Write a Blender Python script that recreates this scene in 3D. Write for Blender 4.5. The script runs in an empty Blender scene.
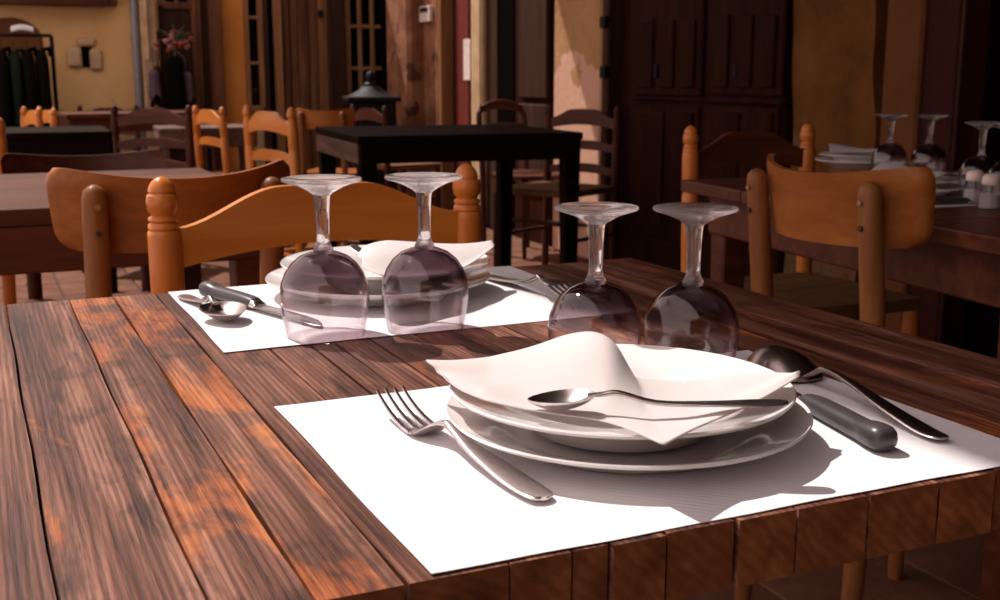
import bpy, bmesh, math, random
from mathutils import Vector, Matrix
random.seed(7)
PI = math.pi
S = bpy.context.scene
COL = S.collection

# ---------------------------------------------------------------- camera
FPX, PITCH, YAW = 1146.0, math.atan(225 / 1146.0), math.radians(24.6)
TZ = 0.75
CAMZ = TZ + 0.225
cd = bpy.data.cameras.new('camera'); cam = bpy.data.objects.new('camera', cd); COL.objects.link(cam)
cd.sensor_width = 36.0; cd.lens = 36.0 * FPX / 1000.0; cd.clip_start = 0.02
cam.location = (0, 0, CAMZ); cam.rotation_euler = (PI / 2 - PITCH, 0, -YAW)
cd.dof.use_dof = True; cd.dof.focus_distance = 0.80; cd.dof.aperture_fstop = 18.0
S.camera = cam
Fh = Vector((math.sin(YAW), math.cos(YAW), 0)); Rv = Vector((math.cos(YAW), -math.sin(YAW), 0)); Zv = Vector((0, 0, 1))
Fv = Fh * math.cos(PITCH) - Zv * math.sin(PITCH); Uv = Fh * math.sin(PITCH) + Zv * math.cos(PITCH)
CP = Vector((0, 0, CAMZ))
def ray(x, y): return Fv + Rv * ((x - 500) / FPX) - Uv * ((y - 300) / FPX)
def at(x, y, z=TZ):                 # pixel -> point on a level plane
    d = ray(x, y); return CP + d * ((z - CAMZ) / d.z)
def on_x(px, py, X):                # pixel -> point on the wall x = X
    d = ray(px, py); return CP + d * (X / d.x)
def on_y(px, py, Y):
    d = ray(px, py); return CP + d * (Y / d.y)

# ---------------------------------------------------------------- light
w = bpy.data.worlds.new('world'); S.world = w; w.use_nodes = True
bg = w.node_tree.nodes['Background']; bg.inputs['Color'].default_value = (1.0, 0.81, 0.79, 1); bg.inputs['Strength'].default_value = 1.0
sd = bpy.data.lights.new('sun', 'SUN'); sun = bpy.data.objects.new('sun', sd); COL.objects.link(sun)
sd.energy = 4.3; sd.angle = math.radians(0.7); sd.color = (1.0, 0.93, 0.88)
SUN_DIR = Vector((0.29, -0.61, -1.0))          # the way the light travels
sun.rotation_euler = SUN_DIR.to_track_quat('-Z', 'Y').to_euler(); sun.location = (-2, 4, 6)
S.view_settings.view_transform = 'Standard'; S.view_settings.look = 'None'
S.view_settings.exposure = 0.25; S.view_settings.gamma = 1.0; S.view_settings.use_curve_mapping = False

# ---------------------------------------------------------------- materials
def newmat(name):
    m = bpy.data.materials.new(name); m.use_nodes = True
    nt = m.node_tree; return m, nt, nt.nodes['Principled BSDF']
def N(nt, t, **kw):
    n = nt.nodes.new(t)
    for k, v in kw.items(): setattr(n, k, v)
    return n
def ramp(nt, stops, interp='LINEAR'):
    r = N(nt, 'ShaderNodeValToRGB'); r.color_ramp.interpolation = interp
    el = r.color_ramp.elements
    while len(el) < len(stops): el.new(0.5)
    for e, (p, c) in zip(el, stops): e.position = p; e.color = (*c, 1)
    return r
def mixc(nt, a, b, fac, mode='MIX'):
    m = N(nt, 'ShaderNodeMix', data_type='RGBA', blend_type=mode)
    for sock, v in ((m.inputs[0], fac), (m.inputs[6], a), (m.inputs[7], b)):
        if hasattr(v, 'is_linked'): nt.links.new(v, sock)
        elif isinstance(v, tuple): sock.default_value = (*v, 1)
        else: sock.default_value = v
    return m.outputs[2]
def coords(nt, scale=(1, 1, 1), rand=True):
    tc = N(nt, 'ShaderNodeTexCoord'); mp = N(nt, 'ShaderNodeMapping'); mp.inputs['Scale'].default_value = scale
    if rand:
        oi = N(nt, 'ShaderNodeObjectInfo'); mu = N(nt, 'ShaderNodeMath', operation='MULTIPLY'); mu.inputs[1].default_value = 37.0
        cb = N(nt, 'ShaderNodeCombineXYZ'); nt.links.new(oi.outputs['Random'], mu.inputs[0])
        for i in range(3): nt.links.new(mu.outputs[0], cb.inputs[i])
        ad = N(nt, 'ShaderNodeVectorMath', operation='ADD')
        nt.links.new(tc.outputs['Object'], ad.inputs[0]); nt.links.new(cb.outputs[0], ad.inputs[1])
        nt.links.new(ad.outputs[0], mp.inputs['Vector'])
    else: nt.links.new(tc.outputs['Object'], mp.inputs['Vector'])
    return mp.outputs[0]
def noise(nt, vec, scale, detail=4, rough=.55, dist=0):
    n = N(nt, 'ShaderNodeTexNoise'); n.inputs['Scale'].default_value = scale; n.inputs['Detail'].default_value = detail
    n.inputs['Roughness'].default_value = rough; n.inputs['Distortion'].default_value = dist
    nt.links.new(vec, n.inputs['Vector']); return n.outputs['Fac']
def bump(nt, b, h, strength, dist=0.002):
    n = N(nt, 'ShaderNodeBump'); n.inputs['Strength'].default_value = strength; n.inputs['Distance'].default_value = dist
    nt.links.new(h, n.inputs['Height']); nt.links.new(n.outputs[0], b.inputs['Normal'])
def plain(name, col, rough=.5, metal=0.0, spec=.5, var=.12, scale=30, coat=0.0):
    m, nt, b = newmat(name); v = coords(nt); f = noise(nt, v, scale)
    lo = tuple(c * (1 - var) for c in col); hi = tuple(min(1, c * (1 + var)) for c in col)
    r = ramp(nt, [(.3, lo), (.7, hi)]); nt.links.new(f, r.inputs[0]); nt.links.new(r.outputs[0], b.inputs['Base Color'])
    b.inputs['Roughness'].default_value = rough; b.inputs['Metallic'].default_value = metal
    b.inputs['Specular IOR Level'].default_value = spec; b.inputs['Coat Weight'].default_value = coat; b.inputs['Coat Roughness'].default_value = .15
    return m
def wood(name, dark, mid, light, axis=1, grain=55, stretch=.05, rough=.45, coat=0.0, bmp=.15, spec=.16):
    m, nt, b = newmat(name)
    sc = [1, 1, 1]; sc[axis] = stretch
    v = coords(nt, tuple(sc)); f = noise(nt, v, grain, 5, .6, .4); g = noise(nt, v, grain * .18, 3, .5, .8)
    mx = N(nt, 'ShaderNodeMath', operation='MULTIPLY_ADD'); mx.inputs[1].default_value = .55
    h = N(nt, 'ShaderNodeMath', operation='MULTIPLY'); h.inputs[1].default_value = .45
    nt.links.new(g, h.inputs[0]); nt.links.new(f, mx.inputs[0]); nt.links.new(h.outputs[0], mx.inputs[2])
    r = ramp(nt, [(.34, dark), (.5, mid), (.66, light)]); nt.links.new(mx.outputs[0], r.inputs[0])
    nt.links.new(r.outputs[0], b.inputs['Base Color'])
    b.inputs['Roughness'].default_value = rough; b.inputs['Coat Weight'].default_value = coat; b.inputs['Coat Roughness'].default_value = .2
    b.inputs['Specular IOR Level'].default_value = spec
    bump(nt, b, f, bmp); return m
def plank_wood(name, patch=.58, warm=0.0):     # weathered, varnish worn to orange patches and grey-pink grain
    m, nt, b = newmat(name); v = coords(nt, (1, .045, 1)); v2 = coords(nt, (1, .33, 1))
    fine = noise(nt, v, 330, 4, .65, .1); mid = noise(nt, v, 48, 5, .62, .35); blot = noise(nt, v2, 12, 6, .66, .5); blot2 = noise(nt, v2, 30, 5, .66, .4)
    wv = N(nt, 'ShaderNodeTexWave', wave_type='BANDS', bands_direction='X'); wv.inputs['Scale'].default_value = 70; wv.inputs['Distortion'].default_value = 9; wv.inputs['Detail'].default_value = 3; wv.inputs['Detail Scale'].default_value = .35
    nt.links.new(v, wv.inputs['Vector']); rings = wv.outputs['Fac']
    av = N(nt, 'ShaderNodeMath', operation='MULTIPLY_ADD'); av.inputs[1].default_value = .10; nt.links.new(rings, av.inputs[0])
    mm = N(nt, 'ShaderNodeMath', operation='MULTIPLY'); mm.inputs[1].default_value = .93; nt.links.new(mid, mm.inputs[0]); nt.links.new(mm.outputs[0], av.inputs[2])
    r = ramp(nt, [(.33, (.036, .011, .006)), (.46, (.095, .032, .019)), (.56, (.175, .068, .041)), (.68, (.32, .148, .098))]); nt.links.new(av.outputs[0], r.inputs[0])
    o = ramp(nt, [(.32, (.17, .042, .014)), (.52, (.36, .095, .025)), (.70, (.52, .20, .07))]); nt.links.new(av.outputs[0], o.inputs[0])
    rf = ramp(nt, [(patch, (0, 0, 0)), (patch + .07, (1, 1, 1))]); nt.links.new(blot, rf.inputs[0])
    c = mixc(nt, r.outputs[0], o.outputs[0], rf.outputs[0])
    rd = ramp(nt, [(.32, (.38, .34, .33)), (.5, (1, 1, 1))]); nt.links.new(fine, rd.inputs[0])
    c = mixc(nt, c, rd.outputs[0], .75, 'MULTIPLY')
    rk = ramp(nt, [(.36, (.30, .25, .25)), (.47, (1, 1, 1))]); nt.links.new(blot2, rk.inputs[0])
    c = mixc(nt, c, rk.outputs[0], .75, 'MULTIPLY')
    nt.links.new(c, b.inputs['Base Color'])
    b.inputs['Roughness'].default_value = .46; b.inputs['Specular IOR Level'].default_value = .30
    ad = N(nt, 'ShaderNodeMath', operation='ADD'); nt.links.new(fine, ad.inputs[0]); nt.links.new(av.outputs[0], ad.inputs[1])
    bump(nt, b, ad.outputs[0], .6, .0012); return m
def end_wood(name):
    m, nt, b = newmat(name); v = coords(nt)
    wv = N(nt, 'ShaderNodeTexWave', wave_type='RINGS', rings_direction='Y'); wv.inputs['Scale'].default_value = 45; wv.inputs['Distortion'].default_value = 5; wv.inputs['Detail'].default_value = 3
    nt.links.new(v, wv.inputs['Vector']); f = noise(nt, v, 40, 5, .6)
    r = ramp(nt, [(.3, (.15, .047, .017)), (.55, (.29, .105, .038)), (.75, (.44, .18, .075))]); nt.links.new(f, r.inputs[0])
    k = ramp(nt, [(.2, (.72, .68, .66)), (.8, (1, 1, 1))]); nt.links.new(wv.outputs['Fac'], k.inputs[0])
    oi = N(nt, 'ShaderNodeObjectInfo'); vr = ramp(nt, [(0, (.62, .58, .55)), (1, (1, 1, 1))]); nt.links.new(oi.outputs['Random'], vr.inputs[0])
    nt.links.new(mixc(nt, mixc(nt, r.outputs[0], k.outputs[0], .6, 'MULTIPLY'), vr.outputs[0], 1.0, 'MULTIPLY'), b.inputs['Base Color']); b.inputs['Roughness'].default_value = .6; b.inputs['Specular IOR Level'].default_value = .3
    bump(nt, b, wv.outputs['Fac'], .2, .0008); return m
def plaster(name, a, b_, c, scale=2.2, patch=None, pscale=1.3, pat=.55, zs=None):
    m, nt, b = newmat(name); v = coords(nt, rand=False)
    f = noise(nt, v, scale, 8, .6, .3); r = ramp(nt, [(.3, a), (.5, b_), (.7, c)]); nt.links.new(f, r.inputs[0]); o = r.outputs[0]
    if patch:
        g = noise(nt, v, pscale, 4, .55, .2)
        if zs:                                  # newer render fills the lower part up to a ragged line
            sp = N(nt, 'ShaderNodeSeparateXYZ'); nt.links.new(v, sp.inputs[0]); q = N(nt, 'ShaderNodeMath', operation='MULTIPLY_ADD'); q.inputs[1].default_value = -1.6; q.inputs[2].default_value = zs * 1.6; nt.links.new(sp.outputs['Z'], q.inputs[0])
            q2 = N(nt, 'ShaderNodeMath', operation='ADD'); nt.links.new(g, q2.inputs[0]); nt.links.new(q.outputs[0], q2.inputs[1]); g = q2.outputs[0]
        k = ramp(nt, [(pat, (0, 0, 0)), (pat + .025, (1, 1, 1))]); nt.links.new(g, k.inputs[0])
        o = mixc(nt, o, patch, k.outputs[0])
    nt.links.new(o, b.inputs['Base Color']); b.inputs['Roughness'].default_value = .9; b.inputs['Specular IOR Level'].default_value = .2
    h = noise(nt, v, 25, 5); bump(nt, b, h, .5, .01); return m
def embossed(name, col, freq, strength):
    m, nt, b = newmat(name); v = coords(nt, rand=False)
    wv = N(nt, 'ShaderNodeTexWave', wave_type='BANDS', bands_direction='DIAGONAL'); wv.inputs['Scale'].default_value = freq; wv.inputs['Distortion'].default_value = .6
    nt.links.new(v, wv.inputs['Vector'])
    f = noise(nt, v, 60); r = ramp(nt, [(.3, tuple(x * .97 for x in col)), (.7, col)]); nt.links.new(f, r.inputs[0]); nt.links.new(r.outputs[0], b.inputs['Base Color'])
    b.inputs['Roughness'].default_value = .85; b.inputs['Specular IOR Level'].default_value = .15
    bump(nt, b, wv.outputs['Fac'], strength, .0006); return m, nt, b
def thin_glass(name, stem_tint=False):
    m = bpy.data.materials.new(name); m.use_nodes = True; nt = m.node_tree; nt.nodes.clear()
    out = N(nt, 'ShaderNodeOutputMaterial'); mix = N(nt, 'ShaderNodeMixShader'); tr = N(nt, 'ShaderNodeBsdfTransparent'); gl = N(nt, 'ShaderNodeBsdfGlossy')
    gl.inputs['Roughness'].default_value = .012; gl.inputs['Color'].default_value = (1, .97, .97, 1)
    lw = N(nt, 'ShaderNodeLayerWeight'); lw.inputs['Blend'].default_value = .5
    r = ramp(nt, [(0.0, (.985, .970, .976)), (.5, (.97, .945, .955)), (.74, (.86, .80, .825)), (.9, (.5, .45, .47)), (1, (.2, .17, .18))]); nt.links.new(lw.outputs['Facing'], r.inputs[0])
    if stem_tint:                                   # transmission tint darkens over the end nearest the stem
        tc = N(nt, 'ShaderNodeTexCoord'); sp = N(nt, 'ShaderNodeSeparateXYZ'); nt.links.new(tc.outputs['Object'], sp.inputs[0])
        zr = N(nt, 'ShaderNodeMapRange'); zr.inputs[1].default_value = .038; zr.inputs[2].default_value = .050; nt.links.new(sp.outputs['Z'], zr.inputs[0])
        nt.links.new(mixc(nt, r.outputs[0], (.55, .475, .50), zr.outputs[0], 'MULTIPLY'), tr.inputs['Color'])
    else: nt.links.new(r.outputs[0], tr.inputs['Color'])
    fr = N(nt, 'ShaderNodeFresnel'); fr.inputs['IOR'].default_value = 1.5
    geo = N(nt, 'ShaderNodeNewGeometry')
    # the same reflectance from both sides of the thin wall
    vt = N(nt, 'ShaderNodeMath', operation='POWER'); vt.inputs[1].default_value = 3.2; nt.links.new(lw.outputs['Facing'], vt.inputs[0])
    ma = N(nt, 'ShaderNodeMath', operation='MULTIPLY_ADD'); ma.inputs[1].default_value = .62; ma.inputs[2].default_value = .05; nt.links.new(vt.outputs[0], ma.inputs[0])
    nt.links.new(ma.outputs[0], mix.inputs[0]); nt.links.new(tr.outputs[0], mix.inputs[1]); nt.links.new(gl.outputs[0], mix.inputs[2])
    nt.links.new(mix.outputs[0], out.inputs[0])
    return m
def solid_glass(name, clear=.45, haze=.05):
    m = bpy.data.materials.new(name); m.use_nodes = True; nt = m.node_tree; nt.nodes.clear()
    out = N(nt, 'ShaderNodeOutputMaterial'); mix = N(nt, 'ShaderNodeMixShader'); tr = N(nt, 'ShaderNodeBsdfTransparent'); gl = N(nt, 'ShaderNodeBsdfGlass')
    gl.inputs['IOR'].default_value = 1.5; gl.inputs['Roughness'].default_value = .015; gl.inputs['Color'].default_value = (1, .98, .98, 1); tr.inputs['Color'].default_value = (.98, .95, .96, 1)
    mix.inputs[0].default_value = clear
    df = N(nt, 'ShaderNodeBsdfDiffuse'); df.inputs['Color'].default_value = (.9, .87, .87, 1); tl = N(nt, 'ShaderNodeBsdfTranslucent'); tl.inputs['Color'].default_value = (.9, .87, .87, 1)
    dm = N(nt, 'ShaderNodeMixShader'); dm.inputs[0].default_value = .5; nt.links.new(df.outputs[0], dm.inputs[1]); nt.links.new(tl.outputs[0], dm.inputs[2])
    m2 = N(nt, 'ShaderNodeMixShader'); m2.inputs[0].default_value = haze            # white haze brightens the glass, standing in for refracted sunlight
    nt.links.new(gl.outputs[0], mix.inputs[1]); nt.links.new(tr.outputs[0], mix.inputs[2]); nt.links.new(mix.outputs[0], m2.inputs[1]); nt.links.new(dm.outputs[0], m2.inputs[2]); nt.links.new(m2.outputs[0], out.inputs[0]); return m

M = {}
M['plank'] = plank_wood('weathered plank', .60); M['plank_orange'] = plank_wood('weathered plank worn to orange', .47); M['plank_end'] = end_wood('plank end grain')
M['orange'] = wood('varnished orange pine', (.50, .142, .020), (.62, .195, .030), (.70, .26, .050), axis=0, grain=22, stretch=.08, rough=.32, coat=.35, bmp=.03)
M['orange_post'] = wood('varnished orange pine post', (.48, .13, .020), (.60, .185, .032), (.68, .25, .050), axis=2, grain=22, stretch=.08, rough=.28, coat=.4, bmp=.03)
M['oak'] = wood('brown oak plywood', (.20, .058, .012), (.30, .094, .020), (.40, .145, .034), axis=0, grain=30, stretch=.09, rough=.4, coat=.2, bmp=.06)
M['oak_post'] = wood('brown oak post', (.16, .055, .016), (.23, .085, .026), (.31, .13, .046), axis=2, grain=40, stretch=.07, rough=.5, coat=.1, bmp=.08)
M['redwood'] = wood('dark red brown wood', (.045, .011, .005), (.085, .022, .009), (.14, .042, .019), axis=0, grain=35, stretch=.06, rough=.48, coat=.05, spec=.22)
M['redwood_v'] = wood('dark red brown upright wood', (.034, .008, .004), (.062, .016, .007), (.105, .030, .014), axis=2, grain=35, stretch=.06, rough=.55, spec=.15)
M['black_wood'] = wood('near black stained wood', (.004, .002, .001), (.008, .003, .002), (.015, .006, .004), axis=0, grain=35, stretch=.06, rough=.6, spec=.04)
M['grey_wood'] = wood('grey brown worn and daylit wood', (.07, .035, .028), (.12, .065, .052), (.20, .12, .10), axis=1, grain=40, stretch=.08, rough=.6)
M['cab'] = wood('very dark cabinet wood', (.014, .003, .0015), (.026, .006, .003), (.045, .012, .006), axis=2, grain=26, stretch=.07, rough=.65, spec=.05)
M['timber'] = wood('rough brown timber', (.055, .020, .008), (.13, .052, .021), (.25, .115, .052), axis=2, grain=22, stretch=.08, rough=.75, bmp=.4)
M['timber_dark'] = wood('rough dark timber', (.024, .008, .004), (.045, .016, .008), (.075, .029, .015), axis=2, grain=22, stretch=.08, rough=.75, bmp=.4)
M['frame_wood'] = wood('pale brown joinery', (.17, .072, .027), (.26, .115, .045), (.36, .18, .08), axis=2, grain=25, stretch=.08, rough=.6)
M['rush'] = wood('woven rush', (.11, .048, .018), (.17, .080, .032), (.24, .12, .052), axis=0, grain=90, stretch=.1, rough=.8, bmp=.5)
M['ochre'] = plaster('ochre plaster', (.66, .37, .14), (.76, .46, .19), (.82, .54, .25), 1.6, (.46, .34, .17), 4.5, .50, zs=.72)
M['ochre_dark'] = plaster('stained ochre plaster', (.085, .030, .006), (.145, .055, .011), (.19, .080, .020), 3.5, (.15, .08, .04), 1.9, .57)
M['peel'] = plaster('peeling pink plaster', (.36, .18, .075), (.46, .25, .11), (.52, .30, .15), 3.5, (.66, .38, .26), 7, .50, zs=1.02)
M['brown_plaster'] = plaster('brown smooth plaster', (.12, .043, .014), (.14, .051, .017), (.16, .060, .021), 3)
M['pinkbrown'] = plaster('pink brown plaster', (.13, .050, .024), (.24, .10, .052), (.36, .17, .095), 6, (.10, .04, .02), 5, .60)
M['orange_wall'] = plaster('orange limewash', (.55, .19, .035), (.62, .23, .045), (.68, .27, .06), 3)
M['stone'] = plaster('pale cut stone', (.42, .26, .14), (.55, .36, .20), (.64, .44, .27), 6)
M['maroon'] = plain('maroon paint', (.036, .005, .003), .7, var=.2, spec=.15)
M['dark_gap'] = plain('unlit interior', (.003, .0012, .001), .95, spec=.02)
M['red_paint'] = plain('dark red paint', (.16, .022, .012), .55, var=.2)
M['tile'] = plaster('worn terracotta tile', (.11, .042, .023), (.155, .064, .036), (.21, .095, .057), 4, (.075, .031, .02), 3.2, .64)
M['grout'] = plain('tile bedding', (.07, .038, .026), .95)
M['ceil'] = plain('old ceiling boards', (.10, .05, .03), .9)
M['porcelain'] = plain('white porcelain', (.77, .725, .705), .09, var=.01, spec=.6)
M['steel'] = plain('worn stainless steel', (.66, .60, .59), .23, 1.0, var=.1, scale=200)
M['steel_dark'] = plain('dull stainless steel', (.44, .37, .35), .28, 1.0, var=.15, scale=200)
M['knife_handle'] = plain('dark grey knife handle', (.045, .038, .038), .36, var=.2, spec=.5)
M['paper'], _, _ = embossed('embossed white paper', (.74, .71, .72), 95, .30)
M['napkin'], _nt, _b = embossed('embossed paper napkin', (.77, .725, .71), 260, .16)
_b.inputs['Subsurface Weight'].default_value = 0.0
_tl = N(_nt, 'ShaderNodeBsdfTranslucent'); _tl.inputs['Color'].default_value = (.85, .74, .72, 1); _mx = N(_nt, 'ShaderNodeMixShader'); _mx.inputs[0].default_value = .30
_o = [n for n in _nt.nodes if n.type == 'OUTPUT_MATERIAL'][0]
_nt.links.new(_b.outputs[0], _mx.inputs[1]); _nt.links.new(_tl.outputs[0], _mx.inputs[2]); _nt.links.new(_mx.outputs[0], _o.inputs[0])
M['bowl_glass'] = thin_glass('thin bowl glass', True); M['stem_glass'] = solid_glass('solid stem glass', .10, .04); M['foot_glass'] = solid_glass('foot glass', .10, .055)
M['iron'] = plain('black iron', (.006, .004, .004), .6, 0.0, spec=.2)
M['leg_iron'] = plain('brown iron leg', (.06, .032, .022), .5, .3)
M['pane'] = thin_glass('window pane glass')
M['white_plastic'] = plain('white plastic', (.72, .58, .50), .4)
M['screen'] = plain('dark screen', (.02, .015, .015), .2)
M['notice'] = plain('white notice paper', (.80, .66, .60), .8)
M['pipe'] = plain('grey zinc pipe', (.24, .23, .24), .45, .3)
M['coat_black'] = plain('black coat cloth', (.005, .003, .003), .95, spec=.05)
M['coat_brown'] = plain('brown coat cloth', (.035, .013, .007), .95, spec=.05)
M['coat_green'] = plain('dark green cloth', (.012, .016, .011), .95, spec=.05)
M['coat_lilac'] = plain('lilac grey cloth', (.12, .08, .10), .95, spec=.05)
M['cloth_white'] = plain('white cloth', (.6, .56, .54), .9)
M['hanger'] = plain('pale hanger wood', (.5, .30, .14), .5)
M['petal_red'] = plain('dried red petals', (.32, .05, .03), .8)
M['petal_pink'] = plain('dried pink petals', (.42, .17, .14), .8)
M['leaf'] = plain('dry dark green leaf', (.045, .06, .022), .7)
M['screw'] = plain('dark screw head', (.06, .045, .04), .4, .6)
M['screw_brass'] = plain('brass screw head', (.35, .22, .12), .4, .6)

# ---------------------------------------------------------------- helpers
def link(o, parent=None):
    COL.objects.link(o)
    if parent is not None: o.parent = parent
    return o
def tag(o, label, cat, group=None):
    o['label'] = label; o['category'] = cat
    if group: o['group'] = group
    return o
def empty(name, loc, rz=0.0):
    o = bpy.data.objects.new(name, None); o.empty_display_size = .05; o.location = loc; o.rotation_euler = (0, 0, rz); return link(o)
def thing(name, label, cat, loc=(0, 0, 0), rz=0.0, group=None): return tag(empty(name, loc, rz), label, cat, group)
def dup(o, parent=None):
    c = o.copy(); link(c, parent)
    for ch in list(o.children): dup(ch, c)
    return c
class MB:
    def __init__(s): s.bm = bmesh.new()
    def box(s, c, d, rot=None, taper=1.0):
        r = bmesh.ops.create_cube(s.bm, size=1.0)['verts']
        for v in r:
            k = taper if v.co.z < 0 else 1.0
            v.co = Vector((v.co.x * d[0] * k, v.co.y * d[1] * k, v.co.z * d[2]))
            if rot: v.co = rot @ v.co
            v.co += Vector(c)
        return s
    def bevel(s, w, seg=2, angle=30):
        es = [e for e in s.bm.edges if len(e.link_faces) == 2 and e.calc_face_angle(0) > math.radians(angle)]
        bmesh.ops.bevel(s.bm, geom=es, offset=w, segments=seg, affect='EDGES', profile=.5); return s
    def lathe(s, prof, n=32, c=(0, 0, 0), caps=False):
        rings = []
        for r, z in prof:
            if r < 1e-6: rings.append([s.bm.verts.new((c[0], c[1], c[2] + z))])
            else: rings.append([s.bm.verts.new((c[0] + r * math.cos(2 * PI * i / n), c[1] + r * math.sin(2 * PI * i / n), c[2] + z)) for i in range(n)])
        for a, b in zip(rings, rings[1:]):
            for i in range(n):
                j = (i + 1) % n
                if len(a) == 1 and len(b) == 1: continue
                if len(a) == 1: f = (a[0], b[j], b[i])
                elif len(b) == 1: f = (a[i], a[j], b[0])
                else: f = (a[i], a[j], b[j], b[i])
                s.bm.faces.new(f)
        if caps:
            for r in (rings[0], rings[-1]):
                if len(r) > 2: s.bm.faces.new(r)
        return s
    def tube(s, pts, rad, n=10, cap=True):
        pts = [Vector(p) for p in pts]; rings = []; k = len(pts)
        rad = rad if isinstance(rad, (list, tuple)) else [rad] * k
        up = Vector((0, 0, 1))
        for i, p in enumerate(pts):
            t = (pts[min(i + 1, k - 1)] - pts[max(i - 1, 0)]).normalized()
            if i == 0: a = t.cross(up if abs(t.z) < .9 else Vector((0, 1, 0)))
            else: a = a - t * a.dot(t)              # carry the frame along so the skin never twists
            a.normalize(); b = a.cross(t).normalized()
            rings.append([s.bm.verts.new(p + (a * math.cos(2 * PI * q / n) + b * math.sin(2 * PI * q / n)) * rad[i]) for q in range(n)])
        s.skin(rings, cap); return s
    def skin(s, rings, cap=True):
        n = len(rings[0])
        for a, b in zip(rings, rings[1:]):
            for i in range(n): s.bm.faces.new((a[i], a[(i + 1) % n], b[(i + 1) % n], b[i]))
        if cap: s.bm.faces.new(rings[0][::-1]); s.bm.faces.new(rings[-1])
    def loft(s, secs, n=12, e=2.6, cap=True):      # secs: (center, axis_a*half, axis_b*half)
        rings = []
        for c, a, b in secs:
            c, a, b = Vector(c), Vector(a), Vector(b); rg = []
            for q in range(n):
                t = 2 * PI * q / n; x, y = math.cos(t), math.sin(t)
                x = math.copysign(abs(x) ** (2 / e), x); y = math.copysign(abs(y) ** (2 / e), y)
                rg.append(s.bm.verts.new(c + a * x + b * y))
            rings.append(rg)
        s.skin(rings, cap); return s
    def grid(s, fn, nu, nv):                          # open sheet
        g = [[s.bm.verts.new(fn(i / nu, j / nv)) for j in range(nv + 1)] for i in range(nu + 1)]
        for i in range(nu):
            for j in range(nv): s.bm.faces.new((g[i][j], g[i + 1][j], g[i + 1][j + 1], g[i][j + 1]))
        return s
    def slab(s, fn, nu, nv):                          # closed sheet; fn(u,v,side) side 0/1
        V = [[[s.bm.verts.new(fn(i / nu, j / nv, k)) for j in range(nv + 1)] for i in range(nu + 1)] for k in (0, 1)]
        for i in range(nu):
            for j in range(nv):
                s.bm.faces.new((V[0][i][j], V[0][i + 1][j], V[0][i + 1][j + 1], V[0][i][j + 1]))
                s.bm.faces.new((V[1][i][j + 1], V[1][i + 1][j + 1], V[1][i + 1][j], V[1][i][j]))
        for i in range(nu):
            for j in (0, nv):
                q = (V[0][i][j], V[0][i + 1][j], V[1][i + 1][j], V[1][i][j]); s.bm.faces.new(q if j else q[::-1])
        for j in range(nv):
            for i in (0, nu):
                q = (V[0][i][j], V[0][i][j + 1], V[1][i][j + 1], V[1][i][j]); s.bm.faces.new(q if not i else q[::-1])
        return s
    def mesh(s, name, smooth=None):
        bmesh.ops.recalc_face_normals(s.bm, faces=s.bm.faces)
        me = bpy.data.meshes.new(name); s.bm.to_mesh(me); s.bm.free()
        if smooth is not None:
            for p in me.polygons: p.use_smooth = True
            if smooth < 179:
                me.set_sharp_from_angle(angle=math.radians(smooth))
        return me
    def build(s, name, mat, parent=None, smooth=None, loc=None):
        me = s.mesh(name, smooth); me.materials.append(M[mat]); o = bpy.data.objects.new(name, me)
        if loc: o.location = loc
        return link(o, parent)
def struct(o): o['kind'] = 'structure'; return o
def rotz(a): return Matrix.Rotation(a, 3, 'Z')
def smoothstep(t): t = max(0, min(1, t)); return t * t * (3 - 2 * t)

# ================================================================ the setting
WX, WY, CZ = 3.05, 9.0, 2.85                        # right wall, back wall, ceiling
fl = struct(MB().box((1.0, 4.0, -.06), (8.0, 12.0, .10)).build('floor', 'grout'))
TS = .335
tmesh = []
for k in range(4):
    b = MB().box((0, 0, 0), (TS - .008, TS - .008, .014)); b.bevel(.003, 1); me = b.mesh('floor_tile'); me.materials.append(M['tile']); tmesh.append(me)
for i in range(12):
    for j in range(24):
        o = bpy.data.objects.new('floor_tile', tmesh[(i * 3 + j) % 4]); o.location = (-.85 + i * TS, .9 + j * TS, -.006 + random.uniform(-.0012, .0012)); link(o, fl)

RX, RS, RX2, RE = -.085, 6.3, 1.25, 6.6                     # roof edge over the courtyard side, unseen far end cut back to let light in behind
cl = struct(MB().box(((RX + WX + .3) / 2, (RS - 2.3) / 2, CZ + .06), (WX + .3 - RX, RS + 2.3, .12)).build('ceiling', 'ceil'))
MB().box(((RX2 + WX + .3) / 2, (RS + RE) / 2, CZ + .06), (WX + .3 - RX2, RE - RS, .12)).build('added_ceiling_bay', 'ceil', cl)  # unseen bay, added and shaped for the light at the back
struct(MB().box((RX + .13, (RS - 2.3) / 2, CZ - .09), (.14, RS + 2.3, .18)).bevel(.01).build('trim_1', 'timber'))            # roof-edge beam over the courtyard side
for i in range(5): struct(MB().box((1.63, -1.6 + i * 1.4, CZ - .07), (3.0, .12, .14)).bevel(.008).build('trim_2', 'timber_dark'))
struct(MB().box((.7, -2.35, 1.4), (5.0, .2, 3.0)).build('wall_light_block', 'ochre_dark'))  # unseen wall behind the camera, added to limit sky light

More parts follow.
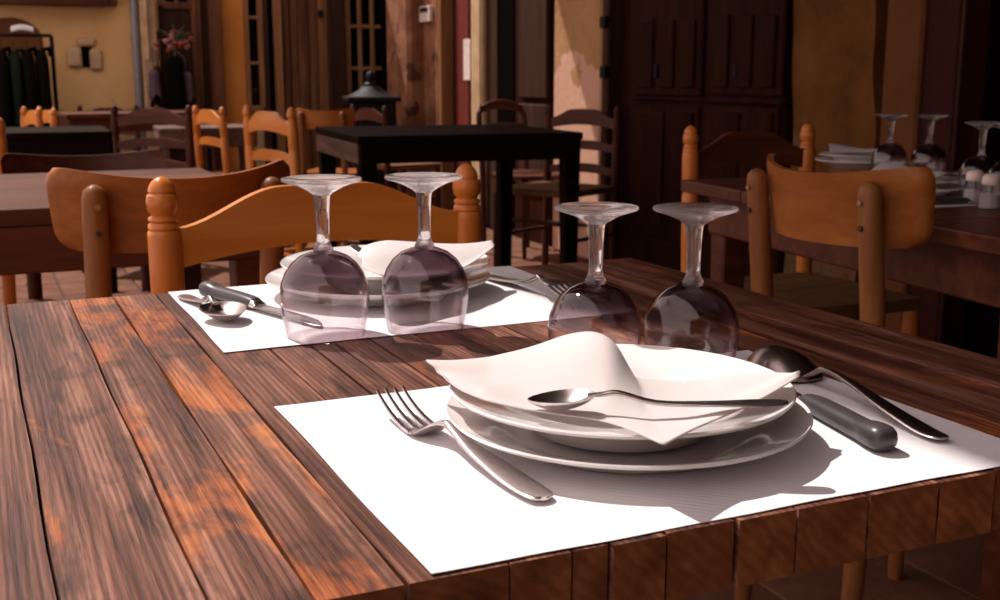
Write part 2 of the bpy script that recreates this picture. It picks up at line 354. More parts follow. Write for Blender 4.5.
# ---- back wall y = WY (pixels 0-376)
def bx(px): return on_y(px, 75, WY).x
def bz(py, px=150): return on_y(px, py, WY).z
wb = struct(MB().box((.9, WY + .15, 1.42), (5.4, .3, 2.9)).build('wall_back', 'ochre'))
def bpanel(name, p0, p1, y0, y1, mat, depth=.05, off=0.0, bev=.006, parent=None):
    YF = WY - off - depth; x0, x1 = on_y(p0, 75, YF).x, on_y(p1, 75, YF).x; pm = (p0 + p1) / 2; z1, z0 = on_y(pm, y0, YF).z, on_y(pm, y1, YF).z
    b = MB().box(((x0 + x1) / 2, WY - off - depth / 2, (z0 + z1) / 2), (x1 - x0, depth, z1 - z0))
    if bev: b.bevel(bev, 1)
    return b.build(name, mat, parent)
FL = 195  # pixel row that is safely below everything seen on the back wall
# niche with stone surround
nx0, nx1 = bx(74), bx(101); nz1, nz0 = bz(40), bz(71)
niche = struct(MB().box((bx(83) - .05, WY - .012, bz(58)), (.10, .03, .14)).bevel(.02, 2).build('trim_3', 'stone'))
MB().box((bx(94) + .02, WY - .012, bz(60)), (.09, .03, .15)).bevel(.02, 2).build('niche_jamb', 'stone', niche)
MB().box((bx(88), WY - .012, bz(43)), (.13, .03, .06)).bevel(.02, 2).build('niche_lintel', 'stone', niche)
MB().box((bx(88), WY - .004, bz(57)), (bx(93) - bx(83), .012, bz(47) - bz(68))).build('niche_opening', 'dark_gap', niche)
# arched recess behind the coats
ar = MB(); cx, zc_, rr = bx(14), bz(45), .22
n = 14; ring = [(cx + rr * math.cos(PI * i / n) * .95, zc_ + .16 * math.sin(PI * i / n) + .02) for i in range(n + 1)] + [(cx - rr * .95, .25), (cx + rr * .95, .25)]
fr_ = [ar.bm.verts.new((x, WY - .006, z)) for x, z in ring]; bk_ = [ar.bm.verts.new((x, WY + .02, z)) for x, z in ring]
ar.skin([fr_, bk_]); struct(ar.build('trim_4', 'brown_plaster'))
struct(bpanel('trim_5', -30, 111, -14, 5, 'redwood', .14, 0)); struct(bpanel('trim_6', 114, 122, -14, 6, 'redwood', .12, 0))
pz = [(bx(137), WY - .05, bz(103)), (bx(137), WY - .05, 2.6)]
dp = MB().tube([(pz[0][0], pz[0][1], .05), (pz[0][0], pz[0][1], 2.6)], .030, 14).build('downpipe', 'pipe', None, 60)
tag(dp, 'grey zinc downpipe running down the ochre plaster wall', 'pipe')
for z in (.6, 1.22): MB().tube([(pz[0][0], pz[0][1], z), (pz[0][0], pz[0][1], z + .03)], .036, 14).build('pipe_clip', 'pipe', dp, 60)
struct(bpanel('trim_7', 144, 159, -14, FL, 'stone', .12)); 
tl = struct(bpanel('trim_8', 148, 151, -14, 60, 'stone', .18)); 
# tall window with frame beside the pipe, coats hang in front
def glazed(name, p0, p1, y0, y1, cols, rows, mat, fw=.035, off=.03, dark='dark_gap'):
    x0, x1 = bx(p0), bx(p1); pm = (p0 + p1) / 2; z1, z0 = bz(y0, pm), bz(y1, pm)
    r = struct(MB().box(((x0 + x1) / 2, WY - .004, (z0 + z1) / 2), (x1 - x0, .008, z1 - z0)).build(name, dark))
    Y = WY - off
    for i in range(cols + 1):
        x = x0 + (x1 - x0) * i / cols; wd = fw if i in (0, cols) else fw * .6
        MB().box((x, Y, (z0 + z1) / 2), (wd, .04, z1 - z0)).bevel(.005, 1).build('window_stile' if i in (0, cols) else 'glazing_bar', mat, r)
    for j in range(rows + 1):
        z = z0 + (z1 - z0) * j / rows
        MB().box(((x0 + x1) / 2, Y, z), (x1 - x0, .034, fw if j in (0, rows) else fw * .6)).bevel(.005, 1).build('window_rail' if j in (0, rows) else 'glazing_bar', mat, r)
    for i in range(cols):
        for j in range(rows):
            a, b = x0 + (x1 - x0) * i / cols, z0 + (z1 - z0) * j / rows
            MB().box((a + (x1 - x0) / cols / 2, Y + .004, b + (z1 - z0) / rows / 2), ((x1 - x0) / cols, .004, (z1 - z0) / rows)).build('pane', 'pane', r)
    return r
glazed('window_1', 165, 194, -40, 6, 2, 1, 'timber', .05)
struct(bpanel('door_1', 162, 195, 6, FL, 'timber_dark', .03))
struct(bpanel('trim_9', 195, 204, -14, FL, 'timber', .10)); struct(bpanel('trim_10', 204, 213, -14, FL, 'timber_dark', .06)); struct(bpanel('trim_11', 213, 224, -14, FL, 'timber', .16))
struct(bpanel('wall_panel', 224, 246, -14, FL, 'orange_wall', .04))
glazed('window_2', 247, 261, -28, 108, 1, 3, 'frame_wood', .04)
struct(bpanel('trim_12', 263, 270, -14, FL, 'timber_dark', .05)); struct(bpanel('trim_13', 270, 277, -14, FL, 'dark_gap', .02, 0, 0))
struct(bpanel('trim_14', 277, 284, -14, FL, 'frame_wood', .10)); struct(bpanel('trim_15', 285, 291, -14, FL, 'timber', .08))
d2 = struct(bpanel('door_2', 291, 330, -14, FL, 'timber_dark', .02))
for k, (a, b) in enumerate(((291.5, 299), (299.6, 309), (309.6, 319), (319.6, 329))): bpanel('plank', a, b, -14, FL, 'timber', .05 + .008 * (k % 2), 0, .005, d2)
MB().box((bx(319.5), WY - .075, bz(14, 319)), (.035, .03, .05)).bevel(.006, 1).build('door_latch', 'iron', d2)
struct(bpanel('trim_16', 330, 346, -14, FL, 'timber_dark', .09))
glazed('door_3', 347, 384, -58, 150, 3, 5, 'frame_wood', .05)

# ---- right wall x = WX (pixels 376-1000)
def ry(px): return on_x(px, 75, WX).y
def rz_(py, px): return on_x(px, py, WX).z
struct(MB().box((WX + .15, 3.2, 1.42), (.3, 12.2, 2.9)).build('wall_right', 'dark_gap'))
def rpanel(name, p0, p1, y0, y1, mat, depth=.05, off=0.0, bev=.006, parent=None):
    XF = WX - off - depth; a, b = on_x(p0, 75, XF).y, on_x(p1, 75, XF).y; pm = (p0 + p1) / 2; z1 = on_x(pm, y0, XF).z; z0 = 0.0 if y1 is None else on_x(pm, y1, XF).z
    m = MB().box((WX - off - depth / 2, (a + b) / 2, (z0 + z1) / 2), (depth, abs(a - b), z1 - z0))
    if bev: m.bevel(bev, 1)
    return m.build(name, mat, parent)
struct(rpanel('wall_pilaster', 386, 408, -30, None, 'pinkbrown', .22, 0, .03)); struct(rpanel('trim_17', 409, 415.5, -30, None, 'frame_wood', .16, 0, .012))
struct(rpanel('wall_pier', 416, 438, -30, None, 'pinkbrown', .10)); struct(rpanel('trim_18', 438, 441, -30, None, 'frame_wood', .12))
th = tag(rpanel('thermostat', 418, 430, 6, 22, 'white_plastic', .03, .10, .004), 'small pale wall thermostat with dark screen above the stove', 'thermostat')
rpanel('screen', 420.5, 428, 7.5, 12, 'screen', .004, .1295, 0, th)
d4 = struct(rpanel('door_4', 442, 469, -30, None, 'maroon', .03)); rpanel('door_panel', 456, 468, -30, None, 'red_paint', .02, .03, .004, d4)
tag(rpanel('paper_notice', 463.5, 470, 39, 80, 'notice', .003, .052, 0), 'white paper notice pinned on the dark red door', 'notice')
struct(rpanel('trim_19', 470, 480.5, -30, None, 'stone', .07, 0, .02))
struct(rpanel('trim_20', 484, 497, -30, None, 'timber_dark', .03)); struct(rpanel('trim_21', 498, 514, -30, None, 'dark_gap', .02))
d5 = struct(rpanel('door_5', 515, 549, -30, None, 'cab', .06)); rpanel('door_panel', 518, 546, -30, 98, 'timber_dark', .025, .06, .006, d5); rpanel('door_panel', 518, 546, 104, 190, 'timber_dark', .02, .06, .006, d5)
struct(rpanel('wall_column', 553, 601, -30, None, 'peel', .10, 0, .015))
t22 = struct(rpanel('trim_22', 601, 607, -30, None, 'timber_dark', .14, 0, .01))
for yy in (22, 72): MB().box((WX - .15, on_x(604, yy, WX - .15).y, on_x(604, yy, WX - .15).z), (.03, .05, .06)).bevel(.006, 1).build('hinge', 'iron', t22)
struct(rpanel('trim_23', 608, 627, -30, None, 'cab', .06, 0, .01))
# built-in wardrobe
wd = thing('wardrobe', 'tall dark wooden built-in wardrobe with panelled doors behind the right dining table', 'wardrobe', (WX - .002, (on_x(628, 75, WX - .18).y + on_x(785, 75, WX - .18).y) / 2, 0))
yc = wd.location.y; WW = on_x(628, 75, WX - .18).y - on_x(785, 75, WX - .18).y
MB().box((-.09, 0, 1.2), (.18, WW, 2.4)).bevel(.01, 1).build('body', 'cab', wd)
def wpart(name, p0, p1, y0, y1, x, d, mat, parent, bev=.008):
    XF = WX - x - d; a, b = on_x(p0, 75, XF).y - yc, on_x(p1, 75, XF).y - yc; pm = (p0 + p1) / 2; z1 = on_x(pm, y0, XF).z; z0 = on_x(pm, y1, XF).z
    return MB().box((-x - d / 2, (a + b) / 2, (z0 + z1) / 2), (d, abs(a - b), z1 - z0)).bevel(bev, 1).build(name, mat, parent)
for p0, p1, k in ((634, 701, 0), (707, 782, 1)):
    d = wpart('door', p0, p1, -70, 96, .18, .022, 'cab', wd)
    n = 3
    for i in range(n):
        a = p0 + (p1 - p0) * (.06 + i * .31); wpart('door_panel', a, a + (p1 - p0) * .2, 20 - 5 * k, 88, .202, .014, 'cab', d, .006)
    wpart('handle', (p0 + p1) / 2 - 14 + k * 2, (p0 + p1) / 2 - 11 + k * 2, 64, 78, .202, .02, 'iron', d, .003)
    d = wpart('lower_door', p0 + 2, p1 - 2, 106, 240, .18, .02, 'cab', wd)
    for i in range(2):
        a = p0 + (p1 - p0) * (.1 + i * .44); wpart('door_panel', a, a + (p1 - p0) * .34, 112, 225, .20, .014, 'cab', d, .006)
wpart('ledge', 630, 784, 98.5, 102, .18, .035, 'cab', wd, .004)
pc = MB()   # peeling plaster corner, uneven outline
a0, a1 = min(on_x(787, 75, WX - .16).y, yc - WW / 2 - .02), on_x(871, 75, WX - .16).y
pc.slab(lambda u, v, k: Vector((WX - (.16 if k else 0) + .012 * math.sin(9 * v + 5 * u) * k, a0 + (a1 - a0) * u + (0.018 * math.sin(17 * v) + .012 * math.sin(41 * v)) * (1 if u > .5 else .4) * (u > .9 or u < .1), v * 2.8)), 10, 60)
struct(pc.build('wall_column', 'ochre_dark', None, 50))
struct(rpanel('trim_24', 872, 880, -40, None, 'pinkbrown', .09, 0, .02))
struct(rpanel('wall_pier', 882, 919, -40, None, 'brown_plaster', .14, 0, .01)); struct(rpanel('trim_25', 919.5, 957, -40, None, 'maroon', .12, 0, .01)); struct(rpanel('trim_26', 957, 960, -40, None, 'redwood_v', .14, 0, .004))
struct(rpanel('door_6', 961, 1060, -60, None, 'dark_gap', .03))

# ================================================================ main table
T = thing('plank_table', 'sunlit weathered plank dining table carrying two white paper placemats', 'table', (0, 0, 0))
TY0, TY1, TH = .4565, 1.226, .037
bounds = [-.375, -.30, -.22, -.125, -.06, .0185, .0775, .1205, .1625, .2140, .248, .269, .301, .343, .381, .43, .481, .525, .575, .618, .672, .742]
for a, b in zip(bounds, bounds[1:]):
    dy0, dy1, dz = random.uniform(-.0016, .0016), random.uniform(-.003, .003), random.uniform(-.0007, 0)
    m = MB(); n = 14; g = .0009; y0, y1 = TY0 + dy0, TY1 + dy1
    sd_ = random.random() * 50
    def fn(u, v, k, a=a, b=b, y0=y0, y1=y1, dz=dz, sd_=sd_):
        y = y0 + (y1 - y0) * v; wob = .0006 * math.sin(y * 23 + sd_)
        x = (a + g + wob) + (b - a - 2 * g) * u
        return Vector((x, y, TZ + dz - (TH if k == 0 else 0)))
    m.slab(fn, 3, n); m.bevel(.0016, 2, 60); pk_ = m.build('plank', 'plank_orange' if .07 < a < .15 else 'plank', T, 40)
    pk_.data.materials.append(M['plank_end'])
    for f_ in pk_.data.polygons:
        if abs(f_.normal.y) > .8: f_.material_index = 1
# battens and crossed iron trestles beneath
for x in (-.24, .40): MB().box((x, .84, TZ - TH - .013), (.06, .66, .024)).bevel(.003, 1).build('batten', 'grey_wood', T)
def bar(x, p, q, name):
    d = Vector((0, q[0] - p[0], q[1] - p[1])); L = d.length; ang = math.atan2(d.z, d.y)
    MB().box(((x), (p[0] + q[0]) / 2, (p[1] + q[1]) / 2), (.012, L, .02), Matrix.Rotation(ang, 3, 'X')).bevel(.002, 1).build(name, 'leg_iron', T)
for x in (-.24, .40):
    bar(x - .006, (.60, TZ - .062), (1.10, .002), 'leg'); bar(x + .008, (1.10, TZ - .062), (.58, .002), 'leg')
MB().tube([(-.24, .85, .36), (.40, .85, .36)], .008, 10).build('stretcher', 'leg_iron', T, 60)

# placemats
def placemat(x0, x1, y0, y1, z, label, rot=0.0, seed=1, grp='paper placemats'):
    cx, cy = (x0 + x1) / 2, (y0 + y1) / 2; hw, hh = (x1 - x0) / 2, (y1 - y0) / 2; rnd = random.Random(seed)
    ph = [rnd.uniform(0, 6) for _ in range(6)]
    def fn(u, v, k):
        ex = abs(u - .5) * 2; ey = abs(v - .5) * 2
        sx = .0004 * math.sin(v * 9 + ph[0]) * (ex > .98); sy = .0004 * math.sin(u * 31 + ph[1]) * (ey > .98)
        lift = .0005 * (max(ex, ey) ** 8) * (.5 + .5 * math.sin(u * 9 + v * 7 + ph[2]))
        return Vector(((u - .5) * 2 * hw + sx, (v - .5) * 2 * hh + sy, .0001 + lift + (.0004 if k else 0)))
    o = MB().slab(fn, 40, 30).build('paper_placemat', 'paper', None, 60); o.location = (cx, cy, z); o.rotation_euler = (0, 0, rot)
    return tag(o, label, 'placemat', grp)
placemat(.1755, .5735, .4595, .757, TZ, 'white embossed paper placemat under the fork with its tines showing on bare paper', 0.0, 3)
placemat(.1760, .5735, .931, 1.2255, TZ, 'white paper placemat at the orange chair, under the two wine glasses', 0.0, 5)

# ---------------------------------------------------------------- tableware
def plate_mesh(kind):
    if kind == 'flat':
        R, pr = .1165, [(0, .004), (.070, .004), (.078, .0055), (.086, .0105), (.100, .0150), (.1140, .0190), (.1162, .0200), (.1168, .0190), (.1155, .0170), (.100, .0115), (.087, .0068), (.078, .0018), (.074, 0), (.070, 0), (.068, .0015), (0, .0015)]
    else:
        R, pr = .109, [(0, .006), (.050, .006), (.060, .0085), (.070, .0170), (.076, .0215), (.086, .0240), (.1065, .0272), (.1085, .0282), (.1093, .0273), (.1080, .0253), (.086, .0212), (.077, .0188), (.066, .0095), (.058, .0012), (.054, 0), (.050, 0), (.048, .0018), (0, .0018)]
    me = MB().lathe(pr, 72).mesh(kind + '_plate', 60); me.materials.append(M['porcelain']); return me
FLATM, SOUPM = plate_mesh('flat'), plate_mesh('soup')
def plate(me, name, x, y, z, label, grp, s=1.0):
    o = bpy.data.objects.new(name, me); o.location = (x, y, z); o.scale = (s, s, s); link(o); return tag(o, label, 'plate', grp)
PX, PY = .3625, .6000; MZ = TZ + .0009
plate(FLATM, 'dinner_plate', PX, PY, MZ, 'white flat plate directly on the placemat with the bare fork', 'white plates', .975)
plate(SOUPM, 'soup_plate', PX - .003, PY + .003, MZ + .0062, 'white soup plate holding the crumpled napkin and long spoon', 'white plates', .985)
p_l, p_r = at(253, 283, TZ + .019), at(493, 268, TZ + .019)
QX, QY = (p_l.x + p_r.x) / 2, (p_l.y + p_r.y) / 2 - .005
plate(FLATM, 'dinner_plate', QX, QY, MZ, 'white flat plate directly on the placemat at the orange chair', 'white plates')
plate(SOUPM, 'soup_plate', QX + .010, QY + .006, MZ + .0062, 'white soup plate holding a folded napkin, beside the orange chair', 'white plates')

# napkins from control nets (pixel, pixel, height) unprojected, then smoothed
def lerp(a, b, t): return a + (b - a) * t
def napkin(back, front, rows, sag, label, seed, decay=1.5, folds=()):
    B = [at(*p) for p in back]; Fp = [at(*p) for p in front]; rnd = random.Random(seed); n = len(B); m = MB()
    rowsv = []
    for r in range(rows + 1):
        t = r / rows; row = []
        for i in range(n):
            p = lerp(B[i], Fp[i], t); zb, zf = B[i].z, Fp[i].z
            k_ = 1 - smoothstep(t * decay); p.z = zf + (zb - zf) * k_ - sag * math.sin(PI * t) * math.sin(PI * i / (n - 1))
            if 0 < r < rows: p += Vector((rnd.uniform(-.002, .002), rnd.uniform(-.002, .002), rnd.uniform(-.0013, .0038 if i < n * .4 else .0022)))
            row.append(m.bm.verts.new(p))
        rowsv.append(row)
    for a, b in zip(rowsv, rowsv[1:]):
        for i in range(n - 1): m.bm.faces.new((a[i], a[i + 1], b[i + 1], b[i]))
    cl_ = m.bm.edges.layers.float.new('crease_edge')
    for e in m.bm.edges:
        if e.is_boundary: e[cl_] = .75
    for a, b in zip(rowsv, rowsv[1:]):
        for i in folds:
            e = m.bm.edges.get((a[i], b[i]))
            if e: e[cl_] = .6
    o = m.build('paper_napkin', 'napkin', None, 180)
    s = o.modifiers.new('sub', 'SUBSURF'); s.levels = 3; s.render_levels = 3
    s2 = o.modifiers.new('thick', 'SOLIDIFY'); s2.thickness = .0009; s2.offset = 1
    return tag(o, label, 'napkin', 'paper napkins')
Z = TZ
napkin([(426, 361, Z + 0.0458), (455, 362, Z + 0.0438), (490, 358, Z + 0.0438), (530, 349, Z + 0.0498), (562, 337, Z + 0.0598), (590, 330, Z + 0.0678), (612, 338, Z + 0.0658), (624, 360, Z + 0.0518), (634, 378, Z + 0.0388), (680, 384, Z + 0.0348), (735, 376, Z + 0.0378), (770, 373, Z + 0.0408), (799, 375, Z + 0.0428)],
       [(446, 378, Z + 0.0403), (456, 390, Z + 0.0398), (485, 401, Z + 0.0388), (520, 409, Z + 0.0383), (550, 414, Z + 0.0378), (580, 418, Z + 0.0373), (605, 422, Z + 0.0373), (628, 429, Z + 0.0372), (664, 446, Z + 0.0372), (690, 431, Z + 0.0372), (725, 417, Z + 0.0383), (765, 399, Z + 0.0413), (799, 377, Z + 0.0438)],
       5, .0035, 'crumpled white paper napkin under the long spoon, draped across the soup plate', 4, 1.45, (2, 4, 8))
napkin([(358, 255, Z + .040), (366, 244, Z + .050), (388, 241, Z + .052), (420, 243, Z + .050), (450, 245, Z + .048), (475, 244, Z + .048), (492, 241, Z + .050)],
       [(362, 267, Z + .047), (378, 276, Z + .045), (402, 278, Z + .041), (430, 276, Z + .037), (455, 273, Z + .037), (475, 262, Z + .039), (494, 247, Z + .046)],
       4, .003, 'folded white paper napkin in the soup plate by the orange chair', 9, 1.2, (2,))

# wine glass: bowl upside down on its rim
def make_glass(label, grp='upturned wine glasses on the plank table'):
    t = thing('wine_glass', label, 'glass', (0, 0, 0), 0, grp)
    outer = [(.0340, 0), (.0353, .008), (.0372, .018), (.0388, .029), (.0390, .038), (.0375, .047), (.0340, .056), (.0285, .0640), (.0210, .0702), (.0130, .0735), (.0085, .0748)]
    inner = [(.0045, .0712), (.012, .0702), (.0200, .0678), (.0275, .0618), (.0330, .0542), (.0364, .0460), (.0378, .0378), (.0376, .029), (.0360, .018), (.0341, .008), (.0330, 0.0)]
    prof = outer + [(.0045, .0752)] + inner + [outer[0]]
    MB().lathe(prof, 56).build('bowl', 'bowl_glass', t, 50)
    MB().lathe([(0, .0720), (.0085, .0735), (.0088, .0765), (.0072, .0790), (.0058, .0830), (.0055, .0900), (.0060, .1080), (.0068, .1200), (.0078, .1235), (0, .1245)], 24).build('stem', 'stem_glass', t, 50)
    MB().lathe([(0, .1236), (.0080, .1235), (.0125, .1268), (.0200, .1305), (.0300, .1340), (.0338, .1352), (.0345, .1364), (.0340, .1378), (.0320, .1382), (.0180, .1372), (0, .1368)], 48).build('foot', 'foot_glass', t, 50)
    return t
g0 = make_glass('upturned wine glass standing wholly on the placemat by the orange chair')
b = at(326, 336); g0.location = (b.x, b.y, MZ)
for (px, py), lab, zz in (((425.5, 330), 'upturned wine glass on the placemat edge, in front of the folded napkin', .0009), ((594, 370), 'upturned wine glass standing behind the crumpled napkin fold', .0009), ((690, 372), 'upturned wine glass standing beside the big face-down soup spoon', .0009)):
    c = dup(g0); p = at(px, py); c.location = (p.x, p.y, TZ + zz); c['label'] = lab
    if px > 500: c.scale = (.93, .93, .92)

# cutlery: local +X runs from the handle end to the tip
def handle(m, secs):
    out = []
    for i in range(len(secs) - 1):
        p0, p1, p2, p3 = secs[max(i - 1, 0)], secs[i], secs[i + 1], secs[min(i + 2, len(secs) - 1)]
        for q in range(4):
            t = q / 4; row = []
            for k in range(4):
                a, b, c, d = p0[k], p1[k], p2[k], p3[k]
                v = .5 * (2 * b + (c - a) * t + (2 * a - 5 * b + 4 * c - d) * t * t + (3 * b - a - 3 * c + d) * t ** 3)
                row.append(min(max(v, min(b, c)), max(b, c)) if k != 1 else v)
            out.append(tuple(row))
    secs = out + [secs[-1]]
    m.loft([((x, 0, z), (0, w / 2, 0), (0, 0, t / 2)) for x, z, w, t in secs], 14, 2.6)
def spoon(name, label, L=.20, bl=.062, bw=.042, mat='steel', flip=False, grp='spoons', depth=.0095, arch=1.0):
    t = thing(name, label, 'spoon', (0, 0, 0), 0, grp); x0 = L - bl; sg = -1 if flip else 1
    zr = .0125 if not flip else .0022
    def fn(u, v, k):
        uu = u; r = math.sin(PI * min(1, max(0, uu)) ** .80) ** .62 if 0 < uu < 1 else 0.0
        wv = (v - .5) * 2; hw = bw / 2 * r + .0012
        d = depth * (1 - wv * wv) * math.sin(PI * uu) ** .7 if 0 < uu < 1 else 0
        z = zr - sg * d + (.0010 if k else 0) - (0 if flip else .002 * uu)
        return Vector((x0 + uu * bl, hw * wv, z))
    bo = MB().slab(fn, 24, 14).build('bowl', mat, t, 50)
    m = MB()
    if not flip: S_ = [(0, .0020, .004, .002), (.004, .0020, .014, .0026), (.02, .0022, .017, .0026), (L * .30, .0020 + .0030 * arch, .011, .003), (L * .5, .003 + .0070 * arch, .0065, .0036), (x0 - .016, .0120 + .0035 * arch, .0048, .0042), (x0 - .004, .0128, .0056, .0034), (x0 + .006, zr, .008, .0022)]
    else: S_ = [(0, .0030, .004, .002), (.004, .0028, .013, .0026), (.02, .0030, .016, .0028), (L * .25, .0075, .013, .003), (L * .42, .0135, .008, .0036), (x0 - .020, .0160, .0055, .0042), (x0 - .006, .0100, .0055, .0038), (x0 + .006, .0035, .008, .0022)]
    handle(m, S_); m.build('handle', mat, t, 50); return t
def fork(name, label, L=.20, mat='steel', flip=False, grp='forks'):
    t = thing(name, label, 'fork', (0, 0, 0), 0, grp); tl = .050; x0 = L - tl
    def zp(u): return (.0150 * u ** 2.0 + .0020) if not flip else (.0160 * (1 - u) ** .7 * (1 - .2 * u) + .0016)
    for k in range(4):
        yy = (k - 1.5) * .0066; m = MB()
        m.loft([((x0 + tl * u, yy * (1 - .05 * u), zp(u)), (0, .0019 * (1 - .55 * u), 0), (0, 0, .0014 * (1 - .3 * u))) for u in (0, .2, .4, .6, .8, .95, 1)], 8, 3); m.build('tine', mat, t, 50)
    z0 = zp(0); m = MB()
    pk = (.0150 if not flip else .0195)
    handle(m, [(x0 + .004, z0, .0236, .0026), (x0 - .006, z0 + .0006, .0240, .0026), (x0 - .016, (z0 + pk) / 2, .0185, .0028), (x0 - .024, pk - .002, .0100, .0034), (x0 - .034, pk, .0066, .0044)]); m.build('head', mat, t, 50)
    m = MB(); handle(m, [(0, .0030, .006, .002), (.005, .0030, .016, .0028), (.03, .0036, .0185, .0030), (.07, .0070, .0135, .0034), (.095, .0115, .0085, .0040), (x0 - .034, pk, .0066, .0044)]); m.build('handle', mat, t, 50); return t
def knife(name, label, L=.212, grp='table knives'):
    t = thing(name, label, 'knife', (0, 0, 0), 0, grp); hl = .098
    m = MB(); handle(m, [(0, .0085, .006, .005), (.0025, .0085, .0150, .0125), (.008, .0085, .0192, .0160), (.018, .0082, .0190, .0156), (.030, .0072, .0165, .0136), (.060, .0070, .0165, .0132), (hl - .012, .0066, .0160, .0122), (hl, .0062, .0145, .0105)]); m.build('handle', 'knife_handle', t, 50)
    m = MB(); handle(m, [(hl - .001, .0058, .0145, .0100), (hl + .004, .0054, .0150, .0080), (hl + .009, .0048, .0150, .0030)]); m.build('bolster', 'steel', t, 50)
    m = MB(); m.loft([((x, dy, .0045 - .0022 * (x - hl) / (L - hl)), (0, w / 2, 0), (0, 0, .0009)) for x, w, dy in ((hl + .006, .0150, 0), (hl + .03, .0175, .0008), (hl + .07, .0185, .0012), (L - .022, .0165, .0006), (L - .006, .0095, -.002), (L, .002, -.004))], 10, 2.2); m.build('blade', 'steel', t, 50); return t
def place(t, end, tip, z):
    d = Vector(tip) - Vector(end); t.location = (end.x, end.y, z); t.rotation_euler = (0, 0, math.atan2(d.y, d.x)); return t
f1 = fork('dinner_fork', 'steel fork lying tines up on bare white paper beside the stacked plates', .193)
place(f1, at(545, 500, TZ + .003), at(389, 391, TZ + .016), MZ)
k1 = knife('table_knife', 'dark-handled knife beside the plate holding the crumpled napkin', .212)
place(k1, at(889, 444, TZ + .008), at(805, 398, TZ + .008), MZ)
s1 = spoon('soup_spoon', 'big steel soup spoon lying face down beside a dark knife handle', .222, .076, .050, 'steel_dark', True, depth=.017)
place(s1, at(944, 440, TZ + .003), at(748, 354, TZ + .004), MZ)
# spoon on the crumpled napkin
s2 = spoon('dessert_spoon', 'slender steel spoon lying across the crumpled napkin', .180, .048, .032, 'steel', arch=.3, depth=.0085)
e_, t_ = at(788, 405, TZ + .0440), at(528, 399, TZ + .0455); d = t_ - e_
s2.location = e_; s2.rotation_euler = (0, math.atan2(.0095, .18), math.atan2(d.y, d.x)); sl = d.length / .18; s2.scale = (sl, sl, sl)
# rear setting
k2 = knife('table_knife', 'dark-handled knife on the placemat at the orange chair, beside a spoon', .212)
place(k2, at(204, 289, TZ + .008), at(258, 303, TZ + .008), MZ)
s3 = spoon('soup_spoon', 'dull steel spoon with its bowl beside the knife at the orange chair', .165, .056, .040, 'steel_dark', False, depth=.0105)
place(s3, at(183, 295, TZ + .003), at(243, 322, TZ + .010), MZ)
f2 = fork('dinner_fork', 'steel fork with tines down on the placemat at the orange chair', .200, 'steel_dark', True)
place(f2, at(487, 276, TZ + .003), at(560, 301, TZ + .002), MZ)
s4 = spoon('dessert_spoon', 'steel spoon resting in the folded napkin by the orange chair', .165, .050, .034, 'steel_dark', arch=.2)
e_, t_ = at(352, 246, TZ + .046), at(396, 286, TZ + .020); d = t_ - e_
s4.location = e_; s4.rotation_euler = (0, -math.asin(d.z / d.length), math.atan2(d.y, d.x)); sl = d.length / .165; s4.scale = (sl, sl, sl)

# ================================================================ chairs
def turned_post(m, x, y0, y1, z0, z1, r=.0205, n=20):
    # finial from the top downwards (drop, radius)
    pr = [(0, .0), (.003, .008), (.008, .0130), (.014, .0160), (.0190, .0170), (.0202, .0156), (.0212, .0158), (.0235, .0190), (.032, .0202), (.042, .0190), (.0470, .0152), (.0490, .0150), (.0515, .0186), (.0545, .0190), (.0570, .0168), (.0600, .0192), (.0650, .0196), (.0665, .0182), (.0690, .0205), (.075, .0210), (.16, .0210), (.165, .0195), (.172, .0195), (.176, .0212), (.30, .0212), (.42, .0200), (.60, .0190), (z1 - z0 - .02, .0180), (z1 - z0, .0150)]
    k = r / .0205; H_ = z1 - z0; rings = []
    for dz, rr in pr:
        t = dz / H_; c = Vector((x, y1 + (y0 - y1) * t, z1 - dz)); rr = max(rr * k, .0004)
        rings.append([m.bm.verts.new(c + Vector((math.cos(2 * PI * i / n), math.sin(2 * PI * i / n), 0)) * rr) for i in range(n)])
    m.skin(rings); return m
def rail_fn(w, zb, ztop_e, ztop_c, arch, depth, yb, th=.016):
    def fn(u, v, k):
        x = (u - .5) * w; s = abs(u - .5) * 2
        hump = 1 - smoothstep((s - .28) / .72)
        zt = ztop_e + (ztop_c - ztop_e) * hump; zl = zb + arch * (1 - s * s)
        y = yb - depth * (1 - s * s) + (th if k else 0)
        return Vector((x, y, zl + (zt - zl) * v))
    return fn
